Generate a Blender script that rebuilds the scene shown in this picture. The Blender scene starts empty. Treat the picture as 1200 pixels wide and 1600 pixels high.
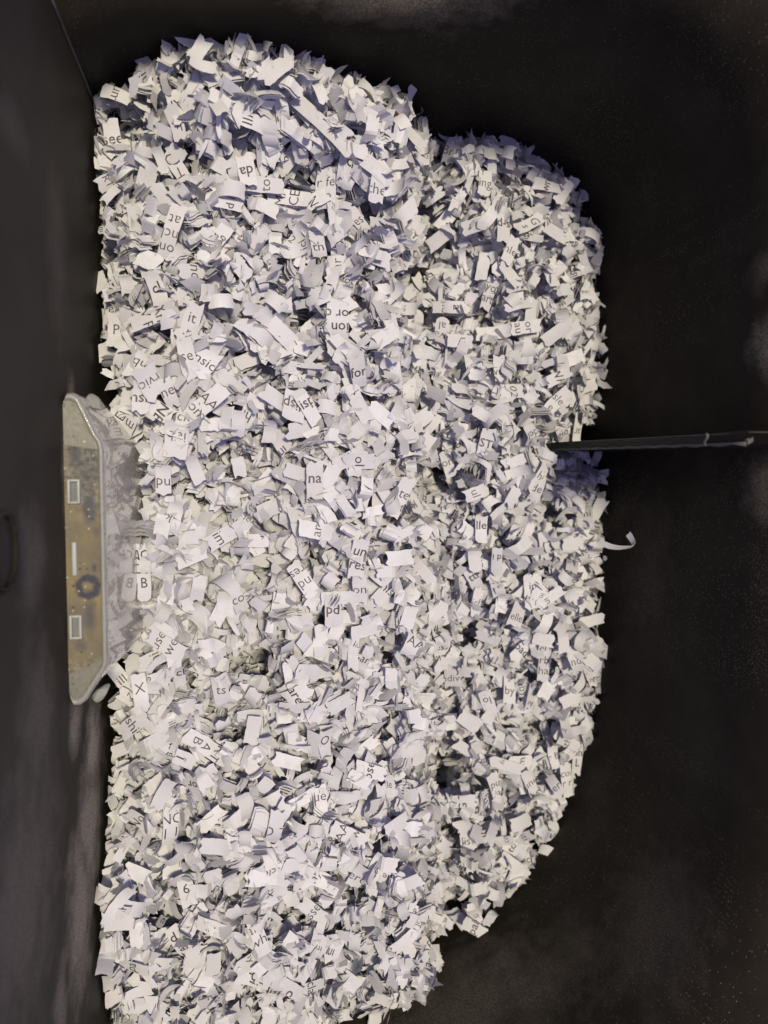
import bpy, bmesh, math, random
import numpy as np
from mathutils import Vector, Matrix, Quaternion

random.seed(11)
rng = np.random.default_rng(11)
scene = bpy.context.scene
col = scene.collection

# ------------------------------------------------------------------ camera
H = 0.30                                   # camera height above the bin floor, metres
FPX = 26 / 36 * 1600                       # focal length in pixels of the 1200 x 1600 photograph
cam_d = bpy.data.cameras.new('camera')
cam = bpy.data.objects.new('camera', cam_d)
col.objects.link(cam)
cam_d.sensor_fit = 'VERTICAL'
cam_d.sensor_height = 36
cam_d.lens = 26
cam_d.clip_start = 0.004
cam_d.clip_end = 20
v0 = Vector(((375 - 600) / FPX, -(718 - 800) / FPX, -1)).normalized()   # plumb line direction
Q = v0.rotation_difference(Vector((0, 0, -1)))
cam.location = (0, 0, H)
cam.rotation_mode = 'QUATERNION'
cam.rotation_quaternion = Q
cam_d.dof.use_dof = True
cam_d.dof.focus_distance = 0.170
cam_d.dof.aperture_fstop = 26 / 1.5
scene.camera = cam
RM = np.array(Q.to_matrix())

# ------------------------------------------------------------------ light
world = bpy.data.worlds.new('World')
scene.world = world
world.use_nodes = True
bg = world.node_tree.nodes['Background']
bg.inputs['Color'].default_value = (0.57, 0.53, 1.0, 1)
bg.inputs['Strength'].default_value = 0.70
kd = bpy.data.lights.new('ceiling_lamp', 'AREA')
kd.shape = 'RECTANGLE'
kd.size, kd.size_y = 0.14, 0.11
kd.energy = 17.6
kd.color = (1.0, 0.885, 0.62)
key = bpy.data.objects.new('ceiling_lamp', kd)
col.objects.link(key)
key.location = (0.10, 0.19, 1.35)
key.rotation_euler = (Vector((0.03, -0.03, 0.12)) - key.location).to_track_quat('-Z', 'Y').to_euler()
scene.view_settings.view_transform = 'Standard'
scene.view_settings.look = 'None'
scene.view_settings.exposure = 0.0
scene.cycles.max_bounces = 10
scene.cycles.diffuse_bounces = 5
scene.cycles.use_denoising = True

# ------------------------------------------------------------------ helpers
def rays(px, py):
    c = np.stack([(np.asarray(px, float) - 600) / FPX, -(np.asarray(py, float) - 800) / FPX,
                  -np.ones_like(np.asarray(px, float))], -1)
    r = c @ RM.T
    return r / -r[..., 2:3]
def P(px, py, d):
    r = rays(px, py) * np.asarray(d, float)[..., None]
    return r + np.array([0, 0, H])

def tag(o, label=None, cat=None, group=None, kind=None):
    if label: o['label'] = label
    if cat: o['category'] = cat
    if group: o['group'] = group
    if kind: o['kind'] = kind
    return o
def empty(name, loc=(0, 0, 0)):
    o = bpy.data.objects.new(name, None); o.empty_display_size = 0.02
    o.location = loc; col.objects.link(o); return o
def link(name, verts, faces, mats, parent=None, smooth=None, midx=None, tint=None):
    me = bpy.data.meshes.new(name)
    me.from_pydata([tuple(map(float, v)) for v in verts], [], [tuple(map(int, f)) for f in faces])
    for m in (mats if isinstance(mats, (list, tuple)) else [mats]): me.materials.append(m)
    if midx is not None: me.polygons.foreach_set('material_index', np.asarray(midx, np.int32))
    if smooth is not None:
        s = np.ones(len(me.polygons), bool) * smooth if np.isscalar(smooth) else np.asarray(smooth, bool)
        me.polygons.foreach_set('use_smooth', s)
    if tint is not None:
        a = me.attributes.new('tint', 'FLOAT', 'POINT'); a.data.foreach_set('value', np.asarray(tint, np.float32))
    me.update()
    o = bpy.data.objects.new(name, me); col.objects.link(o)
    if parent: o.parent = parent
    return o

class NT:
    """tiny node-tree writer"""
    def __init__(s, name):
        s.m = bpy.data.materials.new(name); s.m.use_nodes = True
        s.t = s.m.node_tree; s.n = s.t.nodes; s.n.clear()
        s.out = s.n.new('ShaderNodeOutputMaterial')
        s.pos = s.n.new('ShaderNodeNewGeometry').outputs['Position']
    def add(s, typ, ins=None, **kw):
        nd = s.n.new(typ)
        for k, v in kw.items(): setattr(nd, k, v)
        for k, v in (ins or {}).items(): s.set(nd.inputs[k], v)
        return nd
    def set(s, sock, v):
        if hasattr(v, 'is_output'): s.t.links.new(v, sock)
        else: sock.default_value = v
    def math(s, op, a, b=0.0, clamp=False):
        nd = s.n.new('ShaderNodeMath'); nd.operation = op; nd.use_clamp = clamp
        s.set(nd.inputs[0], a); s.set(nd.inputs[1], b); return nd.outputs[0]
    def noise(s, scale, detail=3, rough=.55, vec=None):
        return s.add('ShaderNodeTexNoise', {'Scale': scale, 'Detail': detail, 'Roughness': rough, 'Vector': vec or s.pos}).outputs['Fac']
    def ramp(s, fac, lo, hi):
        nd = s.add('ShaderNodeMapRange', {'Value': fac, 'From Min': lo, 'From Max': hi}); nd.clamp = True
        return nd.outputs['Result']
    def mix(s, fac, a, b):
        nd = s.n.new('ShaderNodeMix'); nd.data_type = 'RGBA'
        s.set(nd.inputs[0], fac); s.set(nd.inputs[6], a); s.set(nd.inputs[7], b); return nd.outputs[2]
    def blob(s, centre, radius, stretch=(1, 1, 1)):
        """1 at a place on the object, fading out at its radius: a dust patch with a ragged edge"""
        sub = s.add('ShaderNodeVectorMath', {0: s.pos, 1: tuple(centre)}, operation='SUBTRACT').outputs[0]
        mul = s.add('ShaderNodeVectorMath', {0: sub, 1: tuple(1 / (radius * k) for k in stretch)}, operation='MULTIPLY').outputs[0]
        ln = s.add('ShaderNodeVectorMath', {0: mul}, operation='LENGTH').outputs['Value']
        n = s.noise(170, 4, .65)
        ln = s.math('ADD', ln, s.math('MULTIPLY', s.math('SUBTRACT', n, .5), 1.3))
        return s.ramp(ln, 1.0, .25)
    def speck(s, scale, size, keep):
        v = s.add('ShaderNodeTexVoronoi', {'Vector': s.pos, 'Scale': scale, 'Randomness': 1.0})
        dot = s.ramp(v.outputs['Distance'], size, size * .55)
        pick = s.math('GREATER_THAN', s.add('ShaderNodeSeparateColor', {'Color': v.outputs['Color']}).outputs[0], 1 - keep)
        return s.math('MULTIPLY', dot, pick)
    def bump(s, h, strength, dist):
        return s.add('ShaderNodeBump', {'Height': h, 'Strength': strength, 'Distance': dist}).outputs['Normal']
    def done(s, shader):
        s.t.links.new(shader, s.out.inputs['Surface']); return s.m

def rgb(r, g, b): return (r, g, b, 1)

# ------------------------------------------------------------------ materials
def make_black_plastic(name, patches, base_dust=0.0, haze=1.0):
    t = NT(name)
    dust = t.math('MULTIPLY', t.ramp(t.noise(38, 5, .6), .45, .85), .06 * haze)
    for c, r, st, amt in patches:
        dust = t.math('MAXIMUM', dust, t.math('MULTIPLY', t.blob(c, r, st), amt))
    fine = t.ramp(t.noise(2600, 2, .7), .38, .72)
    dust = t.math('MULTIPLY', dust, t.math('ADD', .35, fine))
    dust = t.math('ADD', dust, base_dust)
    area = t.ramp(t.noise(24, 3), .35, .62)
    a2 = t.ramp(t.noise(52, 4), .46, .66)
    sp = t.math('MULTIPLY', t.speck(760, .13, .06), .28)
    sp = t.math('MAXIMUM', sp, t.math('MULTIPLY', t.math('MULTIPLY', t.speck(1500, .24, .22), area), .30))
    sp = t.math('MAXIMUM', sp, t.math('MULTIPLY', t.math('MULTIPLY', t.speck(2300, .34, .30), a2), .20))
    allf = t.math('MAXIMUM', dust, sp, clamp=True)
    c = t.mix(allf, rgb(.019, .0165, .0125), rgb(.50, .455, .36))
    rough = t.math('ADD', .55, t.math('MULTIPLY', allf, .4))
    h = t.math('ADD', t.noise(900, 3, .6), t.math('MULTIPLY', t.noise(60, 2), .5))
    b = t.add('ShaderNodeBsdfPrincipled', {'Base Color': c, 'Roughness': rough, 'Specular IOR Level': .05,
                                           'Normal': t.bump(h, .25, .0002)})
    return t.done(b.outputs[0])

def make_paper():
    t = NT('white_paper')
    tint = t.add('ShaderNodeAttribute', attribute_name='tint').outputs['Fac']
    c = t.mix(tint, rgb(.46, .462, .52), rgb(.68, .683, .735))
    c = t.mix(t.ramp(t.noise(420, 4), .35, .8), c, rgb(.58, .58, .60))
    h = t.noise(5200, 2)
    nrm = t.bump(h, .18, .00003)
    d = t.add('ShaderNodeBsdfPrincipled', {'Base Color': c, 'Roughness': .72, 'Specular IOR Level': .25, 'Normal': nrm})
    tr = t.add('ShaderNodeBsdfTranslucent', {'Color': c})
    mx = t.add('ShaderNodeMixShader', {0: .08, 1: d.outputs[0], 2: tr.outputs[0]})
    return t.done(mx.outputs[0])

def make_ink():
    t = NT('printer_ink')
    c = t.mix(t.ramp(t.noise(700, 2), .3, .7), rgb(.030, .026, .03), rgb(.085, .072, .074))
    b = t.add('ShaderNodeBsdfPrincipled', {'Base Color': c, 'Roughness': .6})
    return t.done(b.outputs[0])

def make_clear_plastic(name, a, b_, dusty, trans, rough, coat=.9):
    t = NT(name)
    n = t.noise(210, 5, .65)
    f = t.ramp(t.noise(1700, 3, .7), .40, .68)
    c = t.mix(t.math('MULTIPLY', t.ramp(n, .35, .7), .7), rgb(*a), rgb(*b_))
    c = t.mix(t.math('MULTIPLY', f, .6), c, rgb(*dusty))
    c = t.mix(t.math('MULTIPLY', t.ramp(t.noise(420, 5, .75), .55, .7), .35), c, rgb(.16, .155, .14))
    c = t.mix(t.math('MULTIPLY', t.speck(800, .22, .25), .7), c, rgb(.6, .58, .5))
    c = t.mix(t.math('MULTIPLY', t.speck(950, .24, .14), .6), c, rgb(.05, .05, .05))
    sh = t.add('ShaderNodeBsdfPrincipled', {'Base Color': c, 'Roughness': rough, 'Transmission Weight': trans, 'IOR': 1.46,
                                            'Coat Weight': coat, 'Coat Roughness': .04,
                                            'Normal': t.bump(t.noise(600, 4, .6), .25, .0003)})
    return t.done(sh.outputs[0])

def make_stained(ring, smudges, dusts):
    """yellowed dusty plastic with a dark ring stain"""
    t = NT('yellowed_plastic')
    c = t.mix(t.ramp(t.noise(90, 4, .6), .38, .62), rgb(.215, .172, .085), rgb(.125, .112, .082))
    c = t.mix(t.math('MULTIPLY', t.ramp(t.noise(1500, 3, .7), .42, .66), .45), c, rgb(.16, .15, .125))
    for ctr, r, st, amt in dusts:
        c = t.mix(t.math('MULTIPLY', t.blob(ctr, r, st), amt), c, t.mix(t.ramp(t.noise(1100, 4, .7), .4, .65), rgb(.07, .068, .06), rgb(.24, .235, .21)))
    for ctr, r, st, amt in smudges:
        c = t.mix(t.math('MULTIPLY', t.blob(ctr, r, st), amt), c, rgb(.055, .06, .08))
    sub = t.add('ShaderNodeVectorMath', {0: t.pos, 1: tuple(ring)}, operation='SUBTRACT').outputs[0]
    ln = t.add('ShaderNodeVectorMath', {0: sub}, operation='LENGTH').outputs['Value']
    ln = t.math('ADD', ln, t.math('MULTIPLY', t.math('SUBTRACT', t.noise(900, 4, .7), .5), .0014))
    band = t.ramp(t.math('ABSOLUTE', t.math('SUBTRACT', ln, .0018)), .0009, .0003)
    c = t.mix(t.math('MULTIPLY', band, .95), c, rgb(.04, .045, .065))
    c = t.mix(t.math('MULTIPLY', t.speck(1000, .22, .22), .6), c, rgb(.5, .47, .38))
    c = t.mix(t.math('MULTIPLY', t.speck(800, .26, .18), .8), c, rgb(.05, .045, .04))
    b = t.add('ShaderNodeBsdfPrincipled', {'Base Color': c, 'Roughness': .5, 'Specular IOR Level': .15, 'Coat Weight': .03, 'Coat Roughness': .2,
                                           'Normal': t.bump(t.noise(800, 4, .6), .3, .0003)})
    return t.done(b.outputs[0])

def make_plain(name, c, rough, c2=None, spec=.15):
    t = NT(name)
    cc = t.mix(t.noise(300, 4), rgb(*c), rgb(*(c2 or c)))
    return t.done(t.add('ShaderNodeBsdfPrincipled', {'Base Color': cc, 'Roughness': rough, 'Specular IOR Level': spec}).outputs[0])

M_PAPER, M_INK = make_paper(), make_ink()

# ------------------------------------------------------------------ the bin
XL = -.0312                                # inner face of the front wall
OUT = [(-.0312, .0785), (-.020, .0835), (.006, .0862), (.042, .0880), (.072, .0862), (.0925, .077), (.1025, .059),
       (.1048, .025), (.1048, -.068), (.1008, -.091), (.0845, -.1200), (.058, -.1355), (.033, -.1425), (-.010, -.1455), (-.0312, -.1440)]
def catmull(pts, n=9):
    out = []
    for i in range(len(pts) - 1):
        p0, p1, p2, p3 = (np.array(pts[max(0, min(len(pts) - 1, i + k))]) for k in (-1, 0, 1, 2))
        for k in range(n):
            u = k / n
            out.append(.5 * (2 * p1 + (p2 - p0) * u + (2 * p0 - 5 * p1 + 4 * p2 - p3) * u * u + (3 * p1 - p0 - 3 * p2 + p3) * u ** 3))
    out.append(np.array(pts[-1])); return np.array(out)
RIM = .192                                 # sides and back, out of view; kept below the front panel to admit light
FRIM = .206
def wallpt(px, py, axis, val):
    r = rays(px, py); d = val / r[axis]
    return r * d + np.array([0, 0, H])

# dust patches sit at places on the walls
pR1 = wallpt(1185, 545, 0, .1025); pR2 = wallpt(1175, 755, 0, .1025); pR3 = wallpt(1180, 420, 0, .1025)
pT = P(635, 30, .140); pT[1] = .088
pB1 = P(800, 1500, .165); pB2 = P(1010, 1440, .150); pB3 = P(700, 1560, .17)
body_mat = make_black_plastic('black_plastic', [
    (pR1, .0085, (1, 1.0, 1.0), .30), (pR2, .0095, (1, 1, 1.0), .26), (pR3, .006, (1, 1, 1), .16),
    (pT, .018, (1.4, 1, .9), .30), (pB1, .018, (1.5, 1.5, 1), .13), (pB2, .022, (1, 1, 1), .10),
    (pB3, .024, (1.6, 1, 1), .16), (wallpt(1000, 900, 0, .1025), .016, (1, 1.6, .8), .06)])
fl = lambda px, py: wallpt(px, py, 0, XL)
front_mat = make_black_plastic('dusty_black_plastic', [
    (fl(146, 1170), .013, (1, 1, .9), .95), (fl(140, 1290), .017, (1, 1.2, .8), .85), (fl(126, 1420), .019, (1, 1.2, .8), .8), (fl(118, 1130), .008, (1, 1, .9), .7),
    (fl(112, 640), .008, (1, 1.1, .5), 0.44), (fl(100, 740), .007, (1, 1.5, .4), 0.35), (fl(20, 200), .010, (1, .5, 1), 0.11),
    (fl(50, 870), .010, (1, 1, 1.2), 0.22), (fl(60, 1120), .014, (1, 1.3, 1), 0.22), (fl(90, 400), .014, (1, 1.4, .7), 0.13),
    (fl(40, 1400), .022, (1, 1.2, 1.2), 0.26), (fl(95, 1580), .012, (1, 1, .6), 0.48)],
    base_dust=.042)

shredder_bin = empty('shredder_bin', (0, 0, 0))
tag(shredder_bin, 'black plastic shredder bin with dusty walls and a clear window, seen from above', 'bin')

def shell():
    o = catmull(OUT); n = len(o)
    tan = np.gradient(o, axis=0); nrm = np.stack([-tan[:, 1], tan[:, 0]], 1); nrm /= np.linalg.norm(nrm, axis=1)[:, None]
    T = .0026
    outer = o + nrm * T
    outer[0] = (XL - T, o[0][1] + T); outer[-1] = (XL - T, o[-1][1] - T)
    V, F = [], []
    zs = [0.0, .05, .10, .13, .16, RIM]
    rimz = lambda x, y: RIM - .022 * np.clip((y - .03) / .04, 0, 1) * np.clip((.066 - x) / .03, 0, 1)  # unseen rim dipped here so its shadow on the heap stays short
    for z in zs:
        V += [(x, y, z * rimz(x, y) / RIM) for x, y in o]
    for z in zs:
        V += [(x, y, z * rimz(x, y) / RIM if z > 0 else -.0026) for x, y in outer]
    B = len(zs) * n
    for k in range(len(zs) - 1):
        for i in range(n - 1):
            a = k * n + i
            F.append((a, a + 1, a + n + 1, a + n))
            F.append((B + a + 1, B + a, B + a + n, B + a + n + 1))
    for i in range(n - 1):
        a = (len(zs) - 1) * n + i
        F.append((a, a + 1, B + a + 1, B + a))
    F.append(tuple(range(n)))                                         # inner floor
    F.append(tuple(B + i for i in range(n))[::-1])                    # underside
    return link('bin_body', V, F, body_mat, shredder_bin, smooth=[len(f) == 4 for f in F])
shell()

def boxes(name, bl, mat, parent, bevel=0.0, seg=2):
    bm = bmesh.new()
    for (x0, x1, y0, y1, z0, z1) in bl:
        r = bmesh.ops.create_cube(bm, size=1)
        bmesh.ops.scale(bm, vec=(x1 - x0, y1 - y0, z1 - z0), verts=r['verts'])
        bmesh.ops.translate(bm, vec=((x0 + x1) / 2, (y0 + y1) / 2, (z0 + z1) / 2), verts=r['verts'])
    if bevel: bmesh.ops.bevel(bm, geom=bm.edges[:], offset=bevel, segments=seg, affect='EDGES', profile=.6)
    me = bpy.data.meshes.new(name); bm.to_mesh(me); bm.free()
    me.materials.append(mat)
    if bevel: me.polygons.foreach_set('use_smooth', np.ones(len(me.polygons), bool))
    o = bpy.data.objects.new(name, me); col.objects.link(o); o.parent = parent
    return o

ZL = H - .142                              # height of the window's ledge
WY0, WY1 = -.0460, .0122                   # ends of the window along the wall
T = .0026
boxes('front_wall', [(XL - T, XL, -.1440, WY0 + .002, 0.0, FRIM), (XL - T, XL, WY1 - .002, .0785, 0.0, FRIM),
                     (XL - T, XL, WY0 + .002, WY1 - .002, ZL - .0006, FRIM),
                     (XL - T, XL, WY0 + .002, WY1 - .002, 0.0, .030)], front_mat, shredder_bin)

def tube(name, pts, r, mat, parent, n=8, closed=False):
    pts = [np.array(p, float) for p in pts]; V, F = [], []
    m = len(pts)
    for i, p in enumerate(pts):
        a = pts[(i - 1) % m if closed else max(0, i - 1)]; b = pts[(i + 1) % m if closed else min(m - 1, i + 1)]
        t = (b - a) / np.linalg.norm(b - a)
        u = np.cross(t, (0, 0, 1) if abs(t[2]) < .9 else (1, 0, 0)); u /= np.linalg.norm(u); w = np.cross(t, u)
        rr = r[i] if isinstance(r, (list, tuple)) else r
        V += [p + rr * (math.cos(k * 2 * math.pi / n) * u + math.sin(k * 2 * math.pi / n) * w) for k in range(n)]
    for i in range(m if closed else m - 1):
        for k in range(n):
            j = (i + 1) % m
            F.append((i * n + k, i * n + (k + 1) % n, j * n + (k + 1) % n, j * n + k))
    if not closed:
        F.append(tuple(range(n))[::-1]); F.append(tuple((m - 1) * n + k for k in range(n)))
    return link(name, V, F, mat, parent, smooth=True)

M_GREY = make_plain('worn_grey_edge', (.075, .07, .06), .6, (.03, .028, .025))
M_RIB = make_plain('mottled_black_rib', (.017, .0163, .015), .5, (.008, .0078, .0074))  # inner face of the rib, mottled near-black
M_DARK = make_plain('shaded_black', (.005, .0047, .004), .8, spec=.02)  # bin black darkened on the rib top, to keep it in shade
M_EDGE = make_plain('lit_worn_edge', (.14, .134, .12), .6, (.04, .038, .035))  # pale for the highlight on the rib bevel; also the seam and nicks
tube('corner_seam', [(XL + .0002, .0780, z) for z in np.linspace(.08, RIM - .028, 12)], .00030, M_EDGE, shredder_bin)
# screw boss ring low on the left edge of the picture
bc = fl(4, 862)
tube('screw_boss', [bc + np.array([.0002, .0052 * math.cos(a), .0052 * math.sin(a)]) for a in np.linspace(0, 2 * math.pi, 33)[:-1]], .00045, body_mat, shredder_bin, closed=True)

# vertical rib on the right wall: two profiles swept, with chamfered top
def rib():
    y0, y1, xi, xw = .0031, .0053, .0843, .1052
    zt = H - xi / rays(1163, 684)[0]; zn = H - xi / rays(1104, 686)[0]; b = .0006
    prof = [(xw, y0), (xi + b, y0), (xi, y0 + b), (xi, y1 - b), (xi + b, y1), (xw, y1)]
    V, F = [], []
    for z in (0.0, .09, .13, zn):
        V += [(x, y, z) for x, y in prof]
    V += [(x, y0 + .0004 + (y - y0) * (1 - .45 * (x - xi) / (xw - xi)), zt + (x - xi) * .25) for x, y in prof]
    n = len(prof)
    for k in range(4):
        for i in range(n - 1):
            F.append((k * n + i, k * n + i + 1, (k + 1) * n + i + 1, (k + 1) * n + i))
    F.append(tuple(4 * n + i for i in range(n)))
    o = link('rib', V, F, [body_mat, M_RIB, M_DARK], shredder_bin, midx=[(1 if i % 5 in (1, 2, 3) and i < 15 else 0) if i < 20 else 2 for i in range(len(F))])
    # bevel highlight coloured in: pale lower edge, duller upper one; nicks across the top
    tube('edge_highlight', [(xi + .0003, y0 + .0002 + .00012 * math.sin(z * 900), z) for z in np.linspace(.10, zt, 26)],
         [.00024 + .00016 * abs(math.sin(k * 1.7)) for k in range(26)], M_EDGE, o)
    tube('edge_highlight', [(xi + .0003, y1 - .0002, z) for z in np.linspace(.10, zt, 14)], .00010, M_EDGE, o)
    tube('top_nick', [(xi - .00005, y, zn + .0004 * math.sin(y * 3000)) for y in np.linspace(y0, y1, 7)], .0003, M_EDGE, o)
    tube('top_nick', [(xi + .0004 + k * .0002, y0 + .0006 + .0003 * math.sin(k * 2.), zt + .0002) for k in range(6)], [.0005, .0003, .0006, .0003, .0005, .0002], M_EDGE, o)
rib()
tube('rib_line', [(xx, .0052, H - .0843 / rays(1163, 684)[0] + .0003 + (xx - .0843) * .25) for xx in np.linspace(.0846, .103, 8)], .00012, M_GREY, shredder_bin)
tube('wall_scratch', [P(1030 + k * 16, 1448 + k * 24, .150 - .0035 * k) for k in range(6)], .00012, M_GREY, shredder_bin)

# ---- clear window that stands out from the front wall like a bay
ring_c = P(136, 918, .1415)
st_mat = make_stained(ring_c, [(P(140, 800, .1415), .0024, (.6, 1.8, 3), .75), (P(140, 965, .1415), .003, (.5, 1.6, 3), .7),
                               (P(115, 705, .1415), .003, (.5, 1.2, 3), .9), (P(138, 740, .1415), .003, (1, 1.6, 3), .5),
                               (P(146, 888, .1415), .0009, (.6, 1.3, 3), .9), (P(126, 1010, .1415), .002, (.8, 1, 3), .5), (P(150, 830, .1415), .0012, (1, 1.5, 3), .6)],
    [(P(140, 715, .1415), .009, (.8, 1.2, 3), .9), (P(140, 790, .1415), .005, (.8, 1.2, 3), .5), (P(130, 1055, .1415), .006, (1, 1, 3), .6)])
cl_mat = make_clear_plastic('clear_plastic', (.54, .535, .46), (.76, .755, .66), (.30, .30, .27), .20, .26)
end_mat = make_clear_plastic('clear_plastic_dimmed', (.17, .165, .14), (.25, .245, .215), (.12, .118, .10), .1, .4, .2)  # face plastic again, colour dimmed to offset light on the upward ends
lip_mat = make_clear_plastic('clear_plastic_lip', (.27, .28, .265), (.33, .335, .32), (.24, .24, .22), .10, .35, .25)  # lip colour dimmed the same way, against light from above
clip_mat = make_plain('milky_plastic', (.44, .46, .44), .35, (.30, .32, .32))
grey_mat = make_plain('grey_plastic', (.20, .21, .22), .5, (.13, .135, .14))

win = empty('window', (XL, (WY0 + WY1) / 2, .05)); win.parent = shredder_bin
def wlink(o):                               # keep geometry in place under the moved Empty
    o.parent = win; o.matrix_parent_inverse = Matrix.Translation(win.location).inverted(); return o
XI = -.0242; YA, YB = -.0388, .0032
def ring_at(off, z):
    """plan outline of the bay, pulled in by off, at height z"""
    o2 = max(off, 0); o3 = off * .3
    half = [(XL + .0003, WY1 - .0016 - o2 * 1.4), (XL + .0009 - o2 * .3, WY1 - .0004 - o2 * 1.3), (XL + .0019 - o2 * .6, WY1 - .0004 - o2 * 1.2), (XL + .0030 - o2 * .7, WY1 - .0012 - o2),
            (XI - off - .0011, YB + .0012 - o3), (XI - off - .0003, YB + .0001 - o3), (XI - off, YB - .0014 - o3)]
    low = [(x, WY0 + (WY1 - y)) if i < 4 else (x, YA + (YB - y) + 2 * 0) for i, (x, y) in enumerate(half)]
    return [(x, y, z) for x, y in half + low[::-1]]
def dens(r, m=3):
    out = []
    for a, b in zip(r[:-1], r[1:]):
        for k in range(m): out.append(tuple(np.array(a) * (1 - k / m) + np.array(b) * k / m))
    out.append(r[-1]); return out
levels = [(0.0012, ZL - .0010), (.0011, ZL - .0002), (.0008, ZL + .0003), (.0004, ZL + .0003), (.0001, ZL - .0002), (0, ZL - .0012), (-.0012, ZL - .012),
          (-.0026, ZL - .03), (-.0048, .06), (-.0048, .002)]
R_ = [dens(ring_at(o, z)) for o, z in levels]
V = [p for r in R_ for p in r]; n = len(R_[0]); F = []
for k in range(len(R_) - 1):
    for i in range(n - 1): F.append((k * n + i, k * n + i + 1, (k + 1) * n + i + 1, (k + 1) * n + i))
mi = [1 if k < 4 else 0 for k in range(len(R_) - 1) for i in range(n - 1)]
wlink(link('window_front', V, F, [cl_mat, lip_mat], midx=mi, smooth=True))
top = dens(ring_at(.0011, ZL - .0008))
# ledge: the middle yellowed, its two slanting ends clear but toned down against the lamp
yb, ya = YB - .0010, YA + .0010
zt = ZL - .00025
mid = [(XL - .0015, yb + .0005, zt), (XI - .0011, yb - .0006, zt), (XI - .0011, ya + .0006, zt), (XL - .0015, ya - .0025, zt)]
wlink(link('ledge_panel', mid + [(x, y, z - .0012) for x, y, z in mid],
           [(0, 1, 2, 3), (7, 6, 5, 4), (0, 4, 5, 1), (1, 5, 6, 2), (2, 6, 7, 3), (3, 7, 4, 0)], st_mat))
rim = [(XL - .0012, WY1 - .0022)] + [(x, y) for x, y, z in ring_at(.0006, 0)] + [(XL - .0012, WY0 + .0022)]
nr = len(rim)
wlink(link('ledge_rim', [(x, y, ZL - .00045) for x, y in rim] + [(x, y, ZL - .0018) for x, y in rim],
           [tuple(range(nr))[::-1], tuple(range(nr, 2 * nr))] + [(k, (k + 1) % nr, nr + (k + 1) % nr, nr + k) for k in range(nr)], end_mat))
# clips along the wall side of the ledge
def clip(px, py):
    c = P(px, py, .1412); hx, hy = .00105, .0022; w = .00042; z0, z1 = ZL - .0012, ZL + .0010
    x, y = c[0], c[1]
    o = boxes('clip', [(x - hx, x - hx + w, y - hy, y + hy, z0, z1), (x + hx - w, x + hx, y - hy, y + hy, z0, z1),
                       (x - hx + w, x + hx - w, y - hy, y - hy + w, z0, z1), (x - hx + w, x + hx - w, y + hy - w, y + hy, z0, z1)], clip_mat, None, bevel=.00012)
    wlink(o)
    boxes('clip_hole', [(x - hx + w, x + hx - w, y - hy + w, y + hy - w, z0, ZL - .0001)], grey_mat, o)
clip(115, 768); clip(118, 980)
c = P(115, 874, .1412)
wlink(boxes('clip', [(c[0] - .0004, c[0] + .0004, c[1] - .0031, c[1] + .0031, ZL - .001, ZL + .0005)], clip_mat, None, bevel=.00025))
def blade(px, py, rx, ry, rot, d):
    c = P(px, py, d); V, F = [], []
    for k in range(14):
        a = k / 14 * 2 * math.pi; r = 1 + .12 * math.sin(3 * a + 1)
        x, y = rx * r * math.cos(a), ry * r * math.sin(a)
        V.append(c + np.array([x * math.cos(rot) - y * math.sin(rot), x * math.sin(rot) + y * math.cos(rot), .0006 * math.sin(a * 2)]))
    V += [v - np.array([0, 0, .0012]) for v in V]
    F = [tuple(range(14)), tuple(range(27, 13, -1))] + [(k, 14 + k, 14 + (k + 1) % 14, (k + 1) % 14) for k in range(14)]
    return wlink(link('corner_tab', V, F, lip_mat, smooth=False))
blade(148, 628, .0018, .0010, -.7, .143); blade(157, 1084, .0019, .0009, .8, .143)

# surface below the bin
S = .6
g = link('floor', [(-S, -S, -.0042), (S, -S, -.0042), (S, S, -.0042), (-S, S, -.0042)], [(0, 1, 2, 3)], make_plain('tan_floor', (.34, .27, .18), .6, (.28, .22, .14)))
tag(g, kind='structure')

# ------------------------------------------------------------------ heap shape
POLY = np.array([(150,150),(205,97),(270,64),(330,54),(420,54),(480,80),(520,103),(580,132),(650,157),(672,168),(700,174),(760,190),(828,202),(888,232),(924,276),
 (944,335),(952,380),(938,440),(944,520),(940,600),(918,660),(893,690),(931,720),(945,790),(945,850),(938,920),(942,980),(947,1040),(942,1110),(920,1170),(900,1250),(880,1334),
 (836,1400),(786,1470),(738,1500),(695,1480),(685,1512),(660,1557),(600,1584),(545,1588),(505,1584),(462,1592),(430,1640),(250,1650),(190,1605),(160,1580),(134,1540),(136,1480),(146,1400),
 (166,1330),(166,1250),(176,1180),(186,1110),(194,1060),(210,1000),(206,900),(212,800),(214,720),(198,672),(186,610),(166,540),(163,450),(152,370),(156,300),(146,230)], float)
def edge_dist(x, y):
    """signed distance to the outline, positive inside, in photo pixels"""
    x, y = np.asarray(x, float), np.asarray(y, float)
    d = np.full(x.shape, 1e9); ins = np.zeros(x.shape, bool)
    for (ax, ay), (bx, by) in zip(POLY, np.roll(POLY, -1, 0)):
        t = np.clip(((x - ax) * (bx - ax) + (y - ay) * (by - ay)) / ((bx - ax) ** 2 + (by - ay) ** 2), 0, 1)
        d = np.minimum(d, np.hypot(x - ax - t * (bx - ax), y - ay - t * (by - ay)))
        cond = (ay > y) != (by > y)
        xx = (bx - ax) * (y - ay) / ((by - ay) if by != ay else 1e-9) + ax
        ins ^= cond & (x < xx)
    return np.where(ins, d, -d)
VX = np.array([(0, 668), (160, 672), (300, 655), (450, 640), (560, 640), (700, 655), (850, 660), (1000, 672), (1150, 680), (1250, 684), (1400, 686), (1480, 690), (1700, 695)], float)
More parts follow.
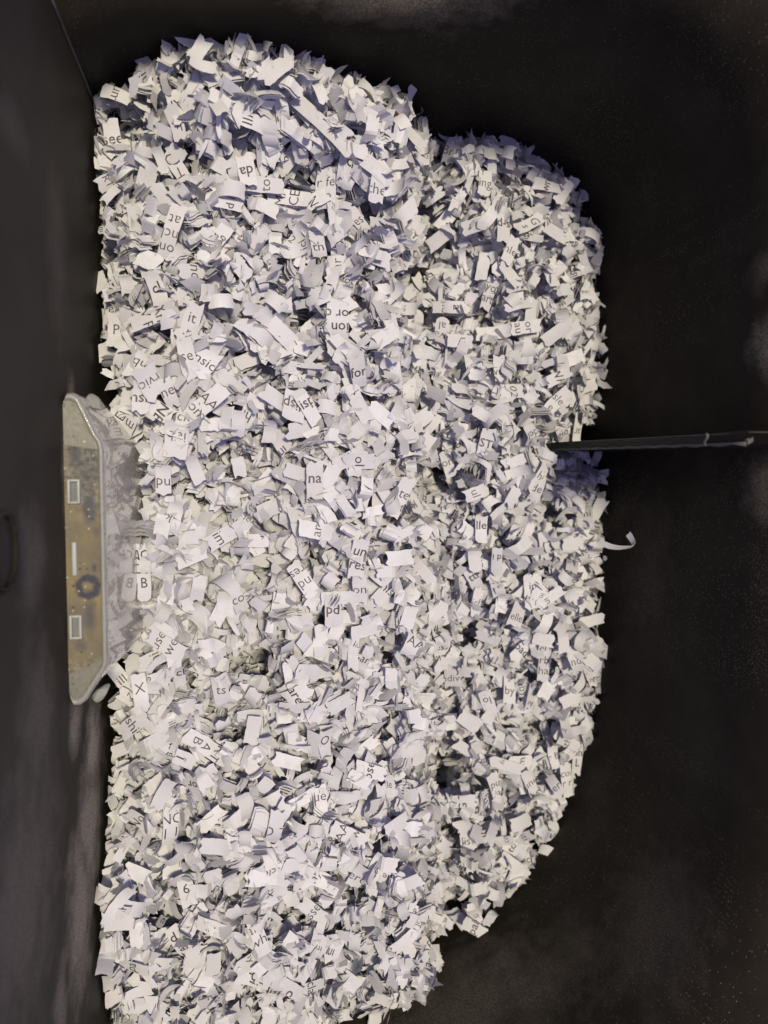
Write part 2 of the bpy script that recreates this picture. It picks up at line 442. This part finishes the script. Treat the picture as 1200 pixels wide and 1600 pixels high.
VS = np.array([(0, .7), (200, .9), (300, .5), (420, 1.2), (480, .6), (560, .15), (680, .4), (760, .6), (830, .15), (1000, .1), (1100, .4), (1180, 1.35), (1260, 1.0), (1360, 1.2), (1480, 1.2), (1700, 1)], float)
ST = np.array([(0, 1.0), (420, 1.0), (560, .85), (900, .8), (1050, .95), (1180, 1.1), (1700, 1.1)], float)
HOLES = [(645, 425, 32, 9), (585, 328, 22, 7), (395, 1028, 26, 9), (410, 890, 18, 6), (310, 785, 20, 5), (690, 750, 22, 6), (240, 560, 18, 4),
         (700, 500, 16, 5), (760, 490, 18, 4), (455, 1440, 26, 6), (470, 505, 16, 4), (300, 260, 16, 3), (600, 1010, 20, 5), (820, 905, 18, 4), (692, 1205, 30, 8), (690, 250, 18, 5), (665, 500, 18, 5),
         (188, 185, 26, 4), (445, 260, 18, 4), (380, 560, 14, 4), (560, 470, 18, 4), (860, 800, 22, 5), (735, 990, 20, 4), (700, 1420, 24, 6),
         (350, 710, 20, 4), (250, 1420, 16, 4), (840, 470, 14, 4), (330, 1110, 16, 3), (300, 1060, 18, 5), (520, 720, 16, 4), (545, 1280, 18, 3)]
PITS = [(rng.uniform(170, 930), rng.uniform(90, 1590), rng.uniform(9, 19), rng.uniform(.004, .009)) for _ in range(210)] + [(hx, hy, r * .8, .006) for hx, hy, r, a in HOLES]
PA = np.array(PITS)
NW = [(rng.uniform(.008, .07), rng.uniform(0, 2 * np.pi), rng.uniform(0, 2 * np.pi)) for _ in range(22)]
def depth(x, y):
    x, y = np.asarray(x, float), np.asarray(y, float)
    xv = np.interp(y, VX[:, 0], VX[:, 1]); vs = np.interp(y, VS[:, 0], VS[:, 1]); st = np.interp(y, ST[:, 0], ST[:, 1])
    s = np.clip((x - xv + 34 + 14 * np.sin(y / 23.) + 9 * np.sin(y / 9.7 + 1)) / 58, 0, 1); s = s * s * (3 - 2 * s)
    dl = np.interp(y, [0, 80, 250, 1200, 1600], [.155, .158, .165, .165, .161]) + .004 * np.clip((x - 200) / 400, 0, 1) * 0
    dr = np.interp(y, [150, 500, 1100, 1500], [.194, .193, .193, .194])
    d = dl + (dr - dl) * s * np.minimum(st, 1) + .004 * s * np.maximum(st - 1, 0)
    d = d + .0100 * vs * (1 + .45 * np.sin(y / 17.) * np.sin(y / 41.)) * np.exp(-((x - xv - 10 + 10 * np.sin(y / 31.)) / 24) ** 2)
    for hx, hy, r, a in HOLES: d = d + a * .0021 * np.exp(-((x - hx) ** 2 + (y - hy) ** 2) / (1.6 * r ** 2))
    for hx, hy, r, a in PITS: d = d + a * np.exp(-(((x - hx) ** 2 + (y - hy) ** 2) / r ** 2) ** 1.5)
    n = 0
    for k, a, ph in NW: n = n + np.sin(k * (x * np.cos(a) + y * np.sin(a)) + ph) * .0012 * min(1, .02 / k)
    e = edge_dist(x, y)
    return d + n + .010 * np.exp(-(np.maximum(e, 0) / 20) ** 2)
def surf(x, y):
    """point and normal of the heap under a pixel"""
    p = P(x, y, depth(x, y)); e = 6.0
    a = P(x + e, y, depth(x + e, y)) - P(x - e, y, depth(x - e, y)); b = P(x, y - e, depth(x, y - e)) - P(x, y + e, depth(x, y + e))
    n = np.cross(a, b); n /= np.linalg.norm(n, axis=-1)[..., None]
    n = n * .6 + np.array([0, 0, .42]); n /= np.linalg.norm(n, axis=-1)[..., None]
    return p, n

# ------------------------------------------------------------------ one shred
def sheet(L, W, curl=0., folds=(), twist=0., cup=0., jag=.0005, skew=0., nu=9, nv=4, side=.03, thick=0., r=rng):
    """a bent paper strip: x along its length, y across, z its printed face"""
    us = np.linspace(-L / 2, L / 2, nu); vs = np.linspace(-W / 2, W / 2, nv)
    dth = np.full(nu - 1, curl / (nu - 1)) + r.normal(0, .05, nu - 1)
    for f, ang in folds: dth[int(np.clip(f * (nu - 1), 0, nu - 2))] += ang
    th = np.concatenate([[0], np.cumsum(dth)]); th -= th[nu // 2]
    tm = (th[1:] + th[:-1]) / 2; ds = L / (nu - 1)
    cx = np.concatenate([[0], np.cumsum(np.cos(tm) * ds)]); cz = np.concatenate([[0], np.cumsum(np.sin(tm) * ds)])
    cx -= cx[nu // 2]; cz -= cz.mean() * .5 + cz[nu // 2] * .5
    grid = np.zeros((nu, nv, 3)); flat = np.zeros((nu, nv, 2))
    for i in range(nu):
        ph = twist * us[i] / L
        c, s = math.cos(th[i]), math.sin(th[i])
        wj = 1 + r.normal(0, side, nv)
        for j in range(nv):
            du = skew * vs[j]
            if i == 0: du += r.uniform(-1, .6) * jag
            if i == nu - 1: du += r.uniform(-.6, 1) * jag
            v = vs[j] * (wj[j] if j in (0, nv - 1) else 1)
            yy, zz = v * math.cos(ph), v * math.sin(ph) + cup * (v * v - W * W / 12)
            grid[i, j] = (cx[i] + du * c - zz * s, yy, cz[i] + du * s + zz * c)
            flat[i, j] = (us[i] + du, v)
    return grid, flat, us, vs
def quads(nu, nv):
    return [(i * nv + j, (i + 1) * nv + j, (i + 1) * nv + j + 1, i * nv + j + 1) for i in range(nu - 1) for j in range(nv - 1)]

# ---- printed words: text curves turned into flat outlines once, cut to the strip and laid on it
def clip_half(poly, ax, val, keep_ge):
    out = []
    for a, b in zip(poly, poly[1:] + poly[:1]):
        ia = (a[ax] >= val) == keep_ge; ib = (b[ax] >= val) == keep_ge
        if ia: out.append(a)
        if ia != ib:
            t = (val - a[ax]) / (b[ax] - a[ax]); q = [a[0] + t * (b[0] - a[0]), a[1] + t * (b[1] - a[1])]; q[ax] = val; out.append(tuple(q))
    return out
TEXT = {}
def prepare_texts(strings):
    obs = []
    for s in strings:
        cu = bpy.data.curves.new('word', 'FONT'); cu.body = s; cu.align_x = 'CENTER'; cu.align_y = 'CENTER'
        cu.size = 1; cu.resolution_u = 2; cu.space_line = .95
        k = sum(map(ord, s)); cu.offset = (-.004, -.006, .010, -.004, .0)[k % 5]; cu.shear = .18 if k % 7 == 0 else 0
        o = bpy.data.objects.new('word', cu); col.objects.link(o); obs.append((s, o, cu))
    bpy.context.view_layer.update(); dg = bpy.context.evaluated_depsgraph_get()
    for s, o, cu in obs:
        me = o.evaluated_get(dg).to_mesh()
        TEXT[s] = ([(v.co.x, v.co.y) for v in me.vertices], [tuple(p.vertices) for p in me.polygons])
        o.evaluated_get(dg).to_mesh_clear()
    for s, o, cu in obs:
        bpy.data.objects.remove(o); bpy.data.curves.remove(cu)
def lay_text(s, size, grid, flat, us, vs, du=0., dv=0., lift=.00005):
    """polygons of the printed word on the bent strip; text runs across the strip (+y), its lines follow +x"""
    pv, pf = TEXT[s]; V, F = [], []
    nu, nv = len(us), len(vs); L, W = us[-1] - us[0], vs[-1] - vs[0]
    for f in pf:
        poly = [(-pv[i][1] * size + du, pv[i][0] * size + dv) for i in f]       # (u, v)
        u0 = min(p[0] for p in poly); u1 = max(p[0] for p in poly)
        for i in range(nu - 1):
            if u1 < us[i] or u0 > us[i + 1]: continue
            q = clip_half(clip_half(poly, 0, us[i], True), 0, us[i + 1], False)
            for j in range(nv - 1):
                if len(q) < 3: continue
                w = clip_half(clip_half(q, 1, vs[j] + (.00008 if j == 0 else 0), True), 1, vs[j + 1] - (.00008 if j == nv - 2 else 0), False)
                if len(w) < 3: continue
                base = len(V)
                a, b, c, d = grid[i, j], grid[i + 1, j], grid[i + 1, j + 1], grid[i, j + 1]
                nn = np.cross(c - a, d - b); nn /= (np.linalg.norm(nn) + 1e-12)
                for (uu, vv) in w:
                    tu = (uu - us[i]) / (us[i + 1] - us[i]); tv = (vv - vs[j]) / (vs[j + 1] - vs[j])
                    V.append((a * (1 - tu) + b * tu) * (1 - tv) + (d * (1 - tu) + c * tu) * tv + nn * lift)
                F.append(tuple(range(base, len(V))))
    return V, F

def build(L, W, text=None, size=.0040, du=0., dv=0., layers=1, flatshade=False, thick=0., nu=9, nv=4, **kw):
    """vertices, faces, material index, smooth flags of a shred (or of a few sheets stuck together)"""
    V, F, MI, SM = [], [], [], []
    grid, flat, us, vs = sheet(L, W, nu=nu, nv=nv, **kw)
    for k in range(layers):
        off = np.array([rng.normal(0, .0004) * (k > 0), rng.normal(0, .0003) * (k > 0), -k * rng.uniform(.00025, .0006)])
        g = (grid + off).reshape(-1, 3)
        if k: g = g + np.outer((g[:, 0] / L) ** 2 * 4 * rng.uniform(-.0006, .0002), (0, 0, 1))
        b = len(V); V += list(g); q = quads(nu, nv); F += [tuple(b + i for i in f) for f in q]; MI += [0] * len(q); SM += [not flatshade] * len(q)
    if thick:
        b = len(V); V += [v - np.array([0, 0, thick]) for v in grid.reshape(-1, 3)]
        q = quads(nu, nv); F += [tuple(b + i for i in f[::-1]) for f in q]; MI += [0] * len(q); SM += [not flatshade] * len(q)
        loop = [i * nv for i in range(nu)] + [(nu - 1) * nv + j for j in range(1, nv)] + [i * nv + nv - 1 for i in range(nu - 2, -1, -1)] + [j for j in range(nv - 2, 0, -1)]
        m = nu * nv; e = len(V); V += V[:m] + V[b:b + m]
        for a, c in zip(loop, loop[1:] + loop[:1]): F.append((e + c, e + a, e + m + a, e + m + c)); MI.append(0); SM.append(False)
    if text:
        tv, tf = lay_text(text, size, grid, flat, us, vs, du, dv)
        b = len(V); V += tv; F += [tuple(b + i for i in f) for f in tf]; MI += [1] * len(tf); SM += [False] * len(tf)
    return np.array(V), F, MI, SM

def rotmat(yaw, tilt, tax, n):
    """long axis turned by yaw, tipped by tilt about the level axis tax, on a surface of normal n"""
    A = Matrix.Rotation(yaw, 3, 'Z')
    B = Matrix.Rotation(tilt, 3, Vector((math.cos(tax), math.sin(tax), 0)))
    C = Vector((0, 0, 1)).rotation_difference(Vector(n)).to_matrix()
    return C @ B @ A

def place_name(x, y):
    xv = np.interp(y, VX[:, 0], VX[:, 1])
    e = float(edge_dist(np.array(x), np.array(y)))
    if x < 320 and 640 < y < 1090: return 'beside the clear window'
    if abs(x - xv - 8) < 34: 
        return 'in the upper cleft' if y < 560 else ('in the lower cleft' if y > 1080 else 'in the middle cleft')
    if x > xv:
        if 600 < y < 790 and x > 800: return 'next to the black rib'
        if e < 45: return 'at the right edge ' + ('above the rib' if y < 690 else 'below the rib')
        return 'on the right mound ' + ('above the rib' if y < 690 else ('below the rib' if y < 1080 else 'near its lower end'))
    if e < 45 and x < 330: return 'at the left edge ' + ('above the window' if y < 700 else 'below the window')
    if y < 230: return 'in the top left corner' if x < 330 else 'at the heap top'
    if y < 480: return 'on the upper left mound'
    if y < 720: return 'right of the window top'
    if y < 1090: return 'on the middle of the left mound'
    if y < 1340: return 'on the lower left mound'
    return 'at the heap bottom'

# ------------------------------------------------------------------ printed shreds: x, y, reading direction (deg), words
WORDS = [
 (277,167,200,'Ar'),(275,192,195,'k,'),(182,147,250,'um'),(176,217,5,'see'),(390,188,80,'III'),(475,174,220,'K'),(291,281,215,'sic\nT'),(408,288,90,'TH\nto'),
 (452,308,80,'MA\nCE'),(509,292,-5,'r fe\nyo'),(590,290,-5,'the'),(497,383,10,'th'),(335,381,146,'any\nga'),(306,424,-90,'nd'),(267,362,160,'on\nncl\nat'),
 (235,434,200,'s a'),(245,452,20,'cl'),(237,494,-70,'An\nV F'),(256,490,-60,'YO'),(297,508,-15,'it\n.u'),(173,481,5,'res'),(181,516,0,'P'),(292,555,10,'se'),
 (320,566,-35,'nsic'),(217,569,-30,'qu'),(262,612,20,'ne'),(221,617,-5,'nsk'),(249,642,240,'NE'),(290,646,-10,'cle'),(321,631,-50,'AA\nom'),(275,687,175,'it b'),
 (235,597,210,'rvic'),(204,660,150,'m'),(197,664,55,'SE\nV'),(255,747,0,'pu'),(527,502,180,'tion a\nor c'),(460,633,172,'disp'),(560,582,15,'for'),(552,611,200,'A'),
 (693,480,90,'ou'),(625,777,-25,'ate\nbet'),(604,923,-45,'his'),(473,905,215,'nd\nres'),(560,872,-10,'un\nres'),(562,721,-90,'ol'),(546,716,-60,'re'),(492,751,0,'na'),
 (493,829,80,'ar'),(562,919,5,'on'),(758,284,-5,'ing'),(798,390,-25,'hle'),(787,356,180,'s-p'),(826,350,-60,'G\ns'),(765,457,-12,'yo\nart'),(822,511,-80,'or\nau'),
 (712,480,-90,'a'),(690,520,170,'we\nal'),(719,533,90,'in'),(887,511,180,'th'),(870,627,-45,'sle\ne'),(903,668,180,'ar\na'),(880,680,30,'gio'),(833,924,-3,'in\nwith'),
 (808,962,-25,'elle'),(820,1010,-40,'you\npac'),(850,1012,0,'er'),(850,1038,-3,'rb\nha'),(898,1030,15,'nd'),(800,611,-85,'02'),(935,1059,0,'er\nom'),(708,1056,5,'udive'),
 (690,1022,0,'ess\nawre'),(796,1080,-5,'by'),(762,1097,200,'lo'),(918,1152,25,'n'),(888,1160,65,'th'),(865,1182,10,'r b'),(902,1187,-5,'on\nL'),(812,1190,85,'m'),
 (775,1232,20,'pu\nia'),(828,1222,25,'unc'),(885,1218,8,'col\nr r'),(868,1228,40,'er'),(797,1322,55,'to'),(727,1252,95,'G T'),(728,1312,5,'lis'),(672,1487,30,'ISP\nr'),
 (742,1451,60,'pal'),(283,1474,25,'d i\nal'),(404,1463,18,'are\nwhi'),(331,1450,70,'iti'),(292,1394,10,'6'),(395,1529,250,'pi'),(427,1392,-90,'ex'),(493,1371,60,'ny'),
 (489,1423,60,'sse'),(484,1544,-90,'cla'),(208,1132,-50,'shi'),(277,1182,60,'las\n1'),(310,1158,235,'B'),(330,1172,235,'RT\nA'),(217,1282,45,'Not'),(267,1290,-5,'NC\n1 1'),
 (208,1511,70,'pa'),(223,893,8,'NO\nOR\nB'),(259,1008,55,'use\nlwe'),(277,1056,12,'ncl'),(188,1059,35,'ill'),(219,1080,10,'X'),(345,840,-60,'im'),(370,935,30,'co'),
 (520,955,0,'pd'),(508,1160,0,'O'),(430,1295,-10,'O T'),(545,1305,60,'AA\now'),(465,1085,-60,'are'),(580,1205,70,'ose'),(500,1250,5,'ue'),(745,770,-70,'ul'),(752,825,0,'lle'),
 (840,765,-20,'del'),(740,905,30,'tt'),(745,940,-10,'ich'),(780,575,10,'wed'),(760,690,-10,'ST'),(700,725,20,'on'),(648,790,30,'il'),(805,1455,20,'id'),(345,1080,10,'ts'),
 (420,1530,70,'lan'),(560,1370,-30,'ere'),(385,265,190,'da'),(270,250,-30,'Ce'),(560,345,40,'es'),(870,590,-60,'WA'),(705,235,-20,'Bre'),(855,290,70,'wn'),(640,370,-40,'om\nart'),
]
# blank strips one can pick out: x, y, length px, width px, long axis (deg), pose
BLANKS = [
 (505,195,120,30,-42,'flat'),(228,100,46,22,-52,'up'),(485,66,60,20,55,'up'),(156,440,46,22,-70,'up'),(958,378,44,28,30,'fold'),(648,215,42,24,-30,'flat'),(590,266,54,26,-35,'flat'),
 (580,205,44,23,85,'fold'),(405,876,36,26,0,'flat'),(655,1172,46,30,75,'fold'),(230,275,42,32,70,'flat'),(430,378,44,22,88,'fold'),(232,406,36,31,-20,'flat'),(412,322,50,24,-20,'fold'),
 (392,561,50,27,25,'flat'),(430,622,46,28,-32,'flat'),(372,660,46,24,90,'curl'),(422,672,44,24,85,'curl'),(440,520,52,30,-40,'flat'),(348,470,44,24,5,'curl'),(300,580,30,24,35,'fold'),
 (565,640,46,26,-58,'flat'),(596,648,48,26,-40,'flat'),(622,640,42,22,60,'flat'),(655,657,46,28,35,'flat'),(660,560,38,20,80,'flat'),(602,526,42,28,35,'flat'),(635,482,58,22,2,'curl'),
 (515,745,44,27,60,'flat'),(572,768,50,26,85,'fold'),(625,872,44,28,5,'flat'),(612,893,52,22,0,'fold'),(462,738,40,26,-15,'flat'),(470,800,40,28,20,'fold'),(345,955,40,26,60,'fold'),
 (688,372,48,27,36,'flat'),(797,428,52,22,-38,'flat'),(755,416,44,22,80,'flat'),(830,486,46,24,85,'flat'),(772,520,60,26,5,'curl'),(742,352,46,26,15,'flat'),(642,456,34,22,40,'flat'),
 (732,1128,44,28,-40,'flat'),(766,1116,34,26,50,'flat'),(855,1076,40,26,60,'flat'),(850,1000,36,28,-10,'flat'),(880,1000,48,24,88,'fold'),(908,1000,46,24,65,'curl'),(925,970,44,24,15,'flat'),
 (940,1012,44,22,-40,'fold'),(895,850,40,26,5,'flat'),(935,795,40,26,60,'flat'),(870,520,50,26,30,'flat'),(895,560,44,30,20,'flat'),(900,520,40,28,-60,'fold'),(700,340,50,24,50,'flat'),
 (310,1495,44,26,80,'flat'),(370,1480,46,24,-60,'flat'),(333,1512,48,26,85,'flat'),(255,1240,48,24,60,'flat'),(320,1370,60,26,20,'fold'),(245,1110,70,26,55,'flat'),(300,1110,40,24,10,'flat'),
 (185,1440,44,32,-10,'flat'),(215,1555,46,30,15,'flat'),(220,1570,50,28,-10,'flat'),(205,1420,52,26,-30,'curl'),(950,1120,40,16,-80,'up'),(815,1285,44,26,5,'flat'),(740,1390,50,32,10,'fold'),
 (800,1350,46,24,-40,'flat'),(725,1290,30,24,20,'flat'),(735,1125,40,24,-30,'flat'),(640,1120,40,26,10,'fold'),(640,1380,44,28,20,'flat'),(600,1350,46,28,-10,'fold'),(620,1290,42,30,25,'flat'),
 (660,1240,50,28,10,'curl'),(870,365,44,22,-30,'flat'),(880,300,42,24,60,'flat'),(800,225,44,24,-20,'fold'),(355,1060,44,24,20,'fold'),(450,1190,50,24,-20,'flat'),(395,1140,44,26,80,'flat'),
 (530,1100,46,26,30,'flat'),(480,1010,44,26,-50,'fold'),(570,985,46,24,10,'flat'),(640,960,46,26,70,'flat'),(300,870,46,26,20,'flat'),(310,920,40,24,80,'fold'),(330,1280,46,24,40,'flat'),
]
def pose_args(pose, L):
    r = random.random
    if pose == 'flat': return dict(curl=(r() - .5) * 1.1, twist=(r() - .5) * .7, cup=(r() - .5) * 70)
    if pose == 'curl': return dict(curl=random.choice((-1, 1)) * (1.2 + r() * 1.2), twist=(r() - .5) * .6)
    if pose == 'fold': return dict(curl=(r() - .5) * .5, folds=[(.35 + .3 * r(), -(.6 + .8 * r()))], twist=(r() - .5) * .4, flatshade=True)
    return dict(curl=(r() - .5) * 1.0, twist=(r() - .5) * .8)

FRAG = sorted({w for w in (s.split('\n')[0] for *_x, s in WORDS) if 2 <= len(w) <= 4})
prepare_texts(sorted(set([w[3] for w in WORDS] + FRAG)))

ITEMS = []            # picked-out shreds: x, y
def add_shred(x, y, yaw, tilt, tax, lift, geo, label, group, size_hint):
    V, F, MI, SM = geo
    p, n = surf(np.array(float(x)), np.array(float(y)))
    dip = sum(a * math.exp(-(((x - hx) ** 2 + (y - hy) ** 2) / r_ ** 2) ** 1.5) for hx, hy, r_, a in PITS)
    n = n * .5 + np.array([0, 0, .5]); n /= np.linalg.norm(n); lift += dip * .85
    r = rays(x, y); L_ = np.linalg.norm(r)
    p = p - r / L_ * lift                                     # up the pile towards the viewer
    o = link('paper_shred', V, F, [M_PAPER, M_INK], smooth=SM, midx=MI, tint=np.full(len(V), random.uniform(.25, 1.0)))
    M = rotmat(yaw, tilt, tax, n).to_4x4(); M.translation = Vector(p)
    o.matrix_world = M
    tag(o, label, 'paper shred', group)
    ITEMS.append((x, y))
    return o
used = set()
def say(lines): return ' over '.join('"%s"' % l for l in lines)
def beside_word(x, y, lead):
    """a label that finds the shred by the nearest printed scrap"""
    for wx, wy, _a, t in sorted(WORDS, key=lambda w: (w[0] - x) ** 2 + (w[1] - y) ** 2):
        if COUNT[t] > 1: continue
        dx, dy = x - wx, y - wy
        side = ('right of' if dx > 0 else 'left of') if abs(dx) > 2 * abs(dy) else ('below' if dy > 0 else 'above') if abs(dy) > 2 * abs(dx) else \
               ('below and ' if dy > 0 else 'above and ') + ('right of' if dx > 0 else 'left of')
        label = '%s %s the scrap printed %s' % (lead, side, say(t.split('\n')))
        if label not in used and len(label.replace('"', ' ').split()) <= 15:
            used.add(label); return label
    return lead
from collections import Counter
COUNT = Counter(w[3] for w in WORDS)
rd = math.radians
seen_words = {}
for (x, y, a, s) in WORDS:
    d = float(depth(np.array(float(x)), np.array(float(y))))
    lines = s.split('\n'); W = random.uniform(.0030, .0037)
    L = .0036 + .0024 * len(lines) + random.uniform(0, .0014)
    wide = max(len(l) for l in lines)
    if wide >= 4: W = .0048
    geo = build(L, W, text=s, size=.0032 if wide < 4 else .0031, du=random.uniform(-.0008, .0008), thick=.00009,
                curl=random.uniform(-.9, .9), twist=random.uniform(-.5, .5), skew=random.uniform(-.12, .12), jag=.0007, nv=5)
    word = ' over '.join('"%s"' % l for l in lines)
    loc = place_name(x, y)
    add_shred(x, y, rd(a - 90), rd(random.uniform(0, 22)), random.uniform(0, 6.28), random.uniform(.0006, .0022), geo,
              'paper shred printed %s %s' % (word, loc), 'printed paper shreds on top of the heap', L)
POSE_WORD = {'flat': 'flat', 'curl': 'curled', 'fold': 'creased', 'up': 'upright'}
for (x, y, lp, wp, a, pose) in BLANKS:
    d = float(depth(np.array(float(x)), np.array(float(y)))); k = d / FPX
    L, W = lp * k * .92, min(max(wp * k * .86, .0024), .0038)
    geo = build(L, W, thick=.00009, jag=.0006, skew=random.uniform(-.15, .15), nv=5, **pose_args(pose, L))
    tilt = rd(random.uniform(2, 24)) if pose != 'up' else rd(random.uniform(20, 40))
    size = 'long ' if lp > 56 else ''
    label = beside_word(x, y, 'blank %s%s shred' % (size, POSE_WORD[pose]))
    add_shred(x, y, rd(a), tilt, random.uniform(0, 6.28), random.uniform(.0006, .0022), geo, label, 'blank paper shreds on top of the heap', L)
# a looped strip that has sprung out over the right edge
geo = build(.0130, .0019, thick=.00009, curl=-1.3, folds=[(.72, -1.3)], twist=.9, nu=14, nv=4)
add_shred(976, 853, rd(5), rd(60), 0.0, .022, geo, 'thin curly blank strip sticking out over the right edge of the heap', 'stray strips at the heap edge', .015)

need = 300 - len(ITEMS); tries = 0
while need > 0 and tries < 20000:
    tries += 1
    x, y = random.uniform(140, 945), random.uniform(60, 1610)
    if edge_dist(np.array(x), np.array(y)) < 14: continue
    if min((x - a) ** 2 + (y - b) ** 2 for a, b in ITEMS) < 36 ** 2: continue
    if np.any((PA[:, 0] - x) ** 2 + (PA[:, 1] - y) ** 2 < (PA[:, 2] + 10) ** 2): continue
    pose = random.choice(('flat', 'flat', 'fold', 'curl', 'curl'))
    L = random.uniform(.0040, .0066)
    geo = build(L, random.uniform(.0026, .0036), thick=.00009, jag=.0007, skew=random.uniform(-.2, .2), nv=5, **pose_args(pose, L))
    add_shred(x, y, random.uniform(0, 6.28), rd(abs(random.gauss(0, 30))), random.uniform(0, 6.28), random.uniform(.0002, .0020), geo,
              beside_word(x, y, 'blank %s shred' % POSE_WORD[pose]), 'blank paper shreds on top of the heap', L)
    need -= 1

# ------------------------------------------------------------------ the thousands below and between: one heap
protos, tprotos = [], []
for k in range(150):
    L = random.choice((random.uniform(.0026, .005), random.uniform(.0036, .0062), random.uniform(.005, .009)))
    W = random.uniform(.0020, .0035) if k % 3 else random.uniform(.0004, .0018)
    pose = random.choice(('flat', 'fold', 'curl', 'curl', 'fold', 'up'))
    lay = random.choice((2, 3, 4, 5)) if k % 4 == 1 else 1
    kw = pose_args(pose, L)
    if k % 5 in (0, 2): kw['flatshade'] = True
    if k % 5 in (0, 2): kw['folds'] = [(.3, random.uniform(-1.6, 1.6)), (.7, random.uniform(-1.6, 1.6))]
    protos.append(build(L, W, layers=lay, jag=.0008, skew=random.uniform(-.25, .25), side=.05, **kw))
for k in range(60):
    L = random.uniform(.0045, .009)
    s = FRAG[k % len(FRAG)]
    kw = pose_args(random.choice(('flat', 'curl', 'fold')), L)
    tprotos.append(build(L, random.uniform(.0026, .0037), text=s, size=random.choice((.0032, .0030, .0025, .0022)), du=random.uniform(-.002, .002), dv=random.uniform(-.0014, .0014),
                         jag=.0008, skew=random.uniform(-.2, .2), **kw))
N = 15500
VV, FF, MM, SS, TT = [], [], [], [], []
base = 0
cnt = 0
IT = np.array(ITEMS)
nprng = np.random.default_rng(5)
while cnt < N:
    xs = nprng.uniform(135, 945, 4000); ys = nprng.uniform(60, 1650, 4000)
    ed = edge_dist(xs, ys)
    ok = (ed > -7) & ((ed > 5) | (nprng.random(len(ed)) < .35)); xs, ys, ed = xs[ok], ys[ok], ed[ok]
    ps, ns = surf(xs, ys)
    for x, y, e, p, n in zip(xs, ys, ed, ps, ns):
        if cnt >= N: break
        u = random.random()
        sink = random.uniform(-.0014, .0120)
        near = np.min((IT[:, 0] - x) ** 2 + (IT[:, 1] - y) ** 2)
        if near < 13 ** 2 and sink < .0025: sink = random.uniform(.0025, .0120)
        if np.any((PA[:, 0] - x) ** 2 + (PA[:, 1] - y) ** 2 < (PA[:, 2] * .9) ** 2) and sink < .004: sink += .004
        geo = random.choice(tprotos) if random.random() < .13 else random.choice(protos)
        if u < .32: tilt = abs(random.gauss(0, 28))
        elif u < .74: tilt = random.uniform(25, 70)
        else: tilt = random.uniform(60, 95)
        if random.random() < .12: tilt += 180
        R = np.array(rotmat(random.uniform(0, 6.28), rd(tilt), random.uniform(0, 6.28), n))
        r = rays(x, y); r = r / np.linalg.norm(r)
        V, F, MI, SM = geo
        w = V @ R.T + (p + r * sink)
        w[:, 0] = np.maximum(w[:, 0], XL + .0008)
        VV.append(w); FF.append((F, base)); MM += MI; SS += SM
        TT.append(np.full(len(w), random.betavariate(2, 1.3)))
        base += len(w); cnt += 1
# the packed core of the heap, closing the gaps deep between shreds
gx = np.arange(130, 950, 10.); gy = np.arange(56, 1660, 10.)
GX, GY = np.meshgrid(gx, gy); ED = edge_dist(GX, GY)
DD = depth(GX, GY) + .0140 + nprng.normal(0, .0009, GX.shape)
CP = P(GX, GY, DD); idx = -np.ones(GX.shape, int); core_v, core_f = [], []
for i in range(GX.shape[0]):
    for j in range(GX.shape[1]):
        if ED[i, j] > 12: idx[i, j] = len(core_v); core_v.append(CP[i, j])
for i in range(GX.shape[0] - 1):
    for j in range(GX.shape[1] - 1):
        q = (idx[i, j], idx[i + 1, j], idx[i + 1, j + 1], idx[i, j + 1])
        if min(q) >= 0: core_f.append(q)
from collections import Counter
ec = Counter(frozenset((f[k], f[(k + 1) % 4])) for f in core_f for k in range(4))
dirs = {frozenset((f[k], f[(k + 1) % 4])): (f[k], f[(k + 1) % 4]) for f in core_f for k in range(4)}
low = {}
for e_, c_ in ec.items():
    if c_ == 1:
        a, b = dirs[e_]
        for q in (a, b):
            if q not in low:
                low[q] = len(core_v); v = core_v[q].copy(); v[2] = .002; core_v.append(v)
        core_f.append((b, a, low[a], low[b]))
core_v = np.array(core_v); core_v[:, 0] = np.maximum(core_v[:, 0], XL + .002)
VV.append(core_v); FF.append((core_f, base)); MM += [0] * len(core_f); SS += [False] * len(core_f); TT.append(np.full(len(core_v), .3)); base += len(core_v)

verts = np.concatenate(VV); me = bpy.data.meshes.new('paper_shred_heap')
cnts, loops = [], []
cache = {}
for F, b in FF:
    k = id(F)
    if k not in cache: cache[k] = (np.array([len(f) for f in F], np.int32), np.array([i for f in F for i in f], np.int32))
    c_, l_ = cache[k]; cnts.append(c_); loops.append(l_ + b)
cnts = np.concatenate(cnts); loops = np.concatenate(loops)
me.vertices.add(len(verts)); me.vertices.foreach_set('co', verts.astype(np.float32).ravel())
me.loops.add(len(loops)); me.loops.foreach_set('vertex_index', loops)
me.polygons.add(len(cnts)); me.polygons.foreach_set('loop_start', np.concatenate([[0], np.cumsum(cnts)[:-1]]).astype(np.int32))
me.polygons.foreach_set('material_index', np.array(MM, np.int32)); me.polygons.foreach_set('use_smooth', np.array(SS, bool))
me.materials.append(M_PAPER); me.materials.append(M_INK)
at = me.attributes.new('tint', 'FLOAT', 'POINT'); at.data.foreach_set('value', np.concatenate(TT).astype(np.float32))
me.update(calc_edges=True); me.validate()
heap = bpy.data.objects.new('paper_shred_heap', me); col.objects.link(heap)
tag(heap, 'two mounds of cross-cut white paper shreds filling the black bin', 'shredded paper', kind='stuff')
print('tris', int((cnts - 2).sum()), 'items', len(ITEMS))
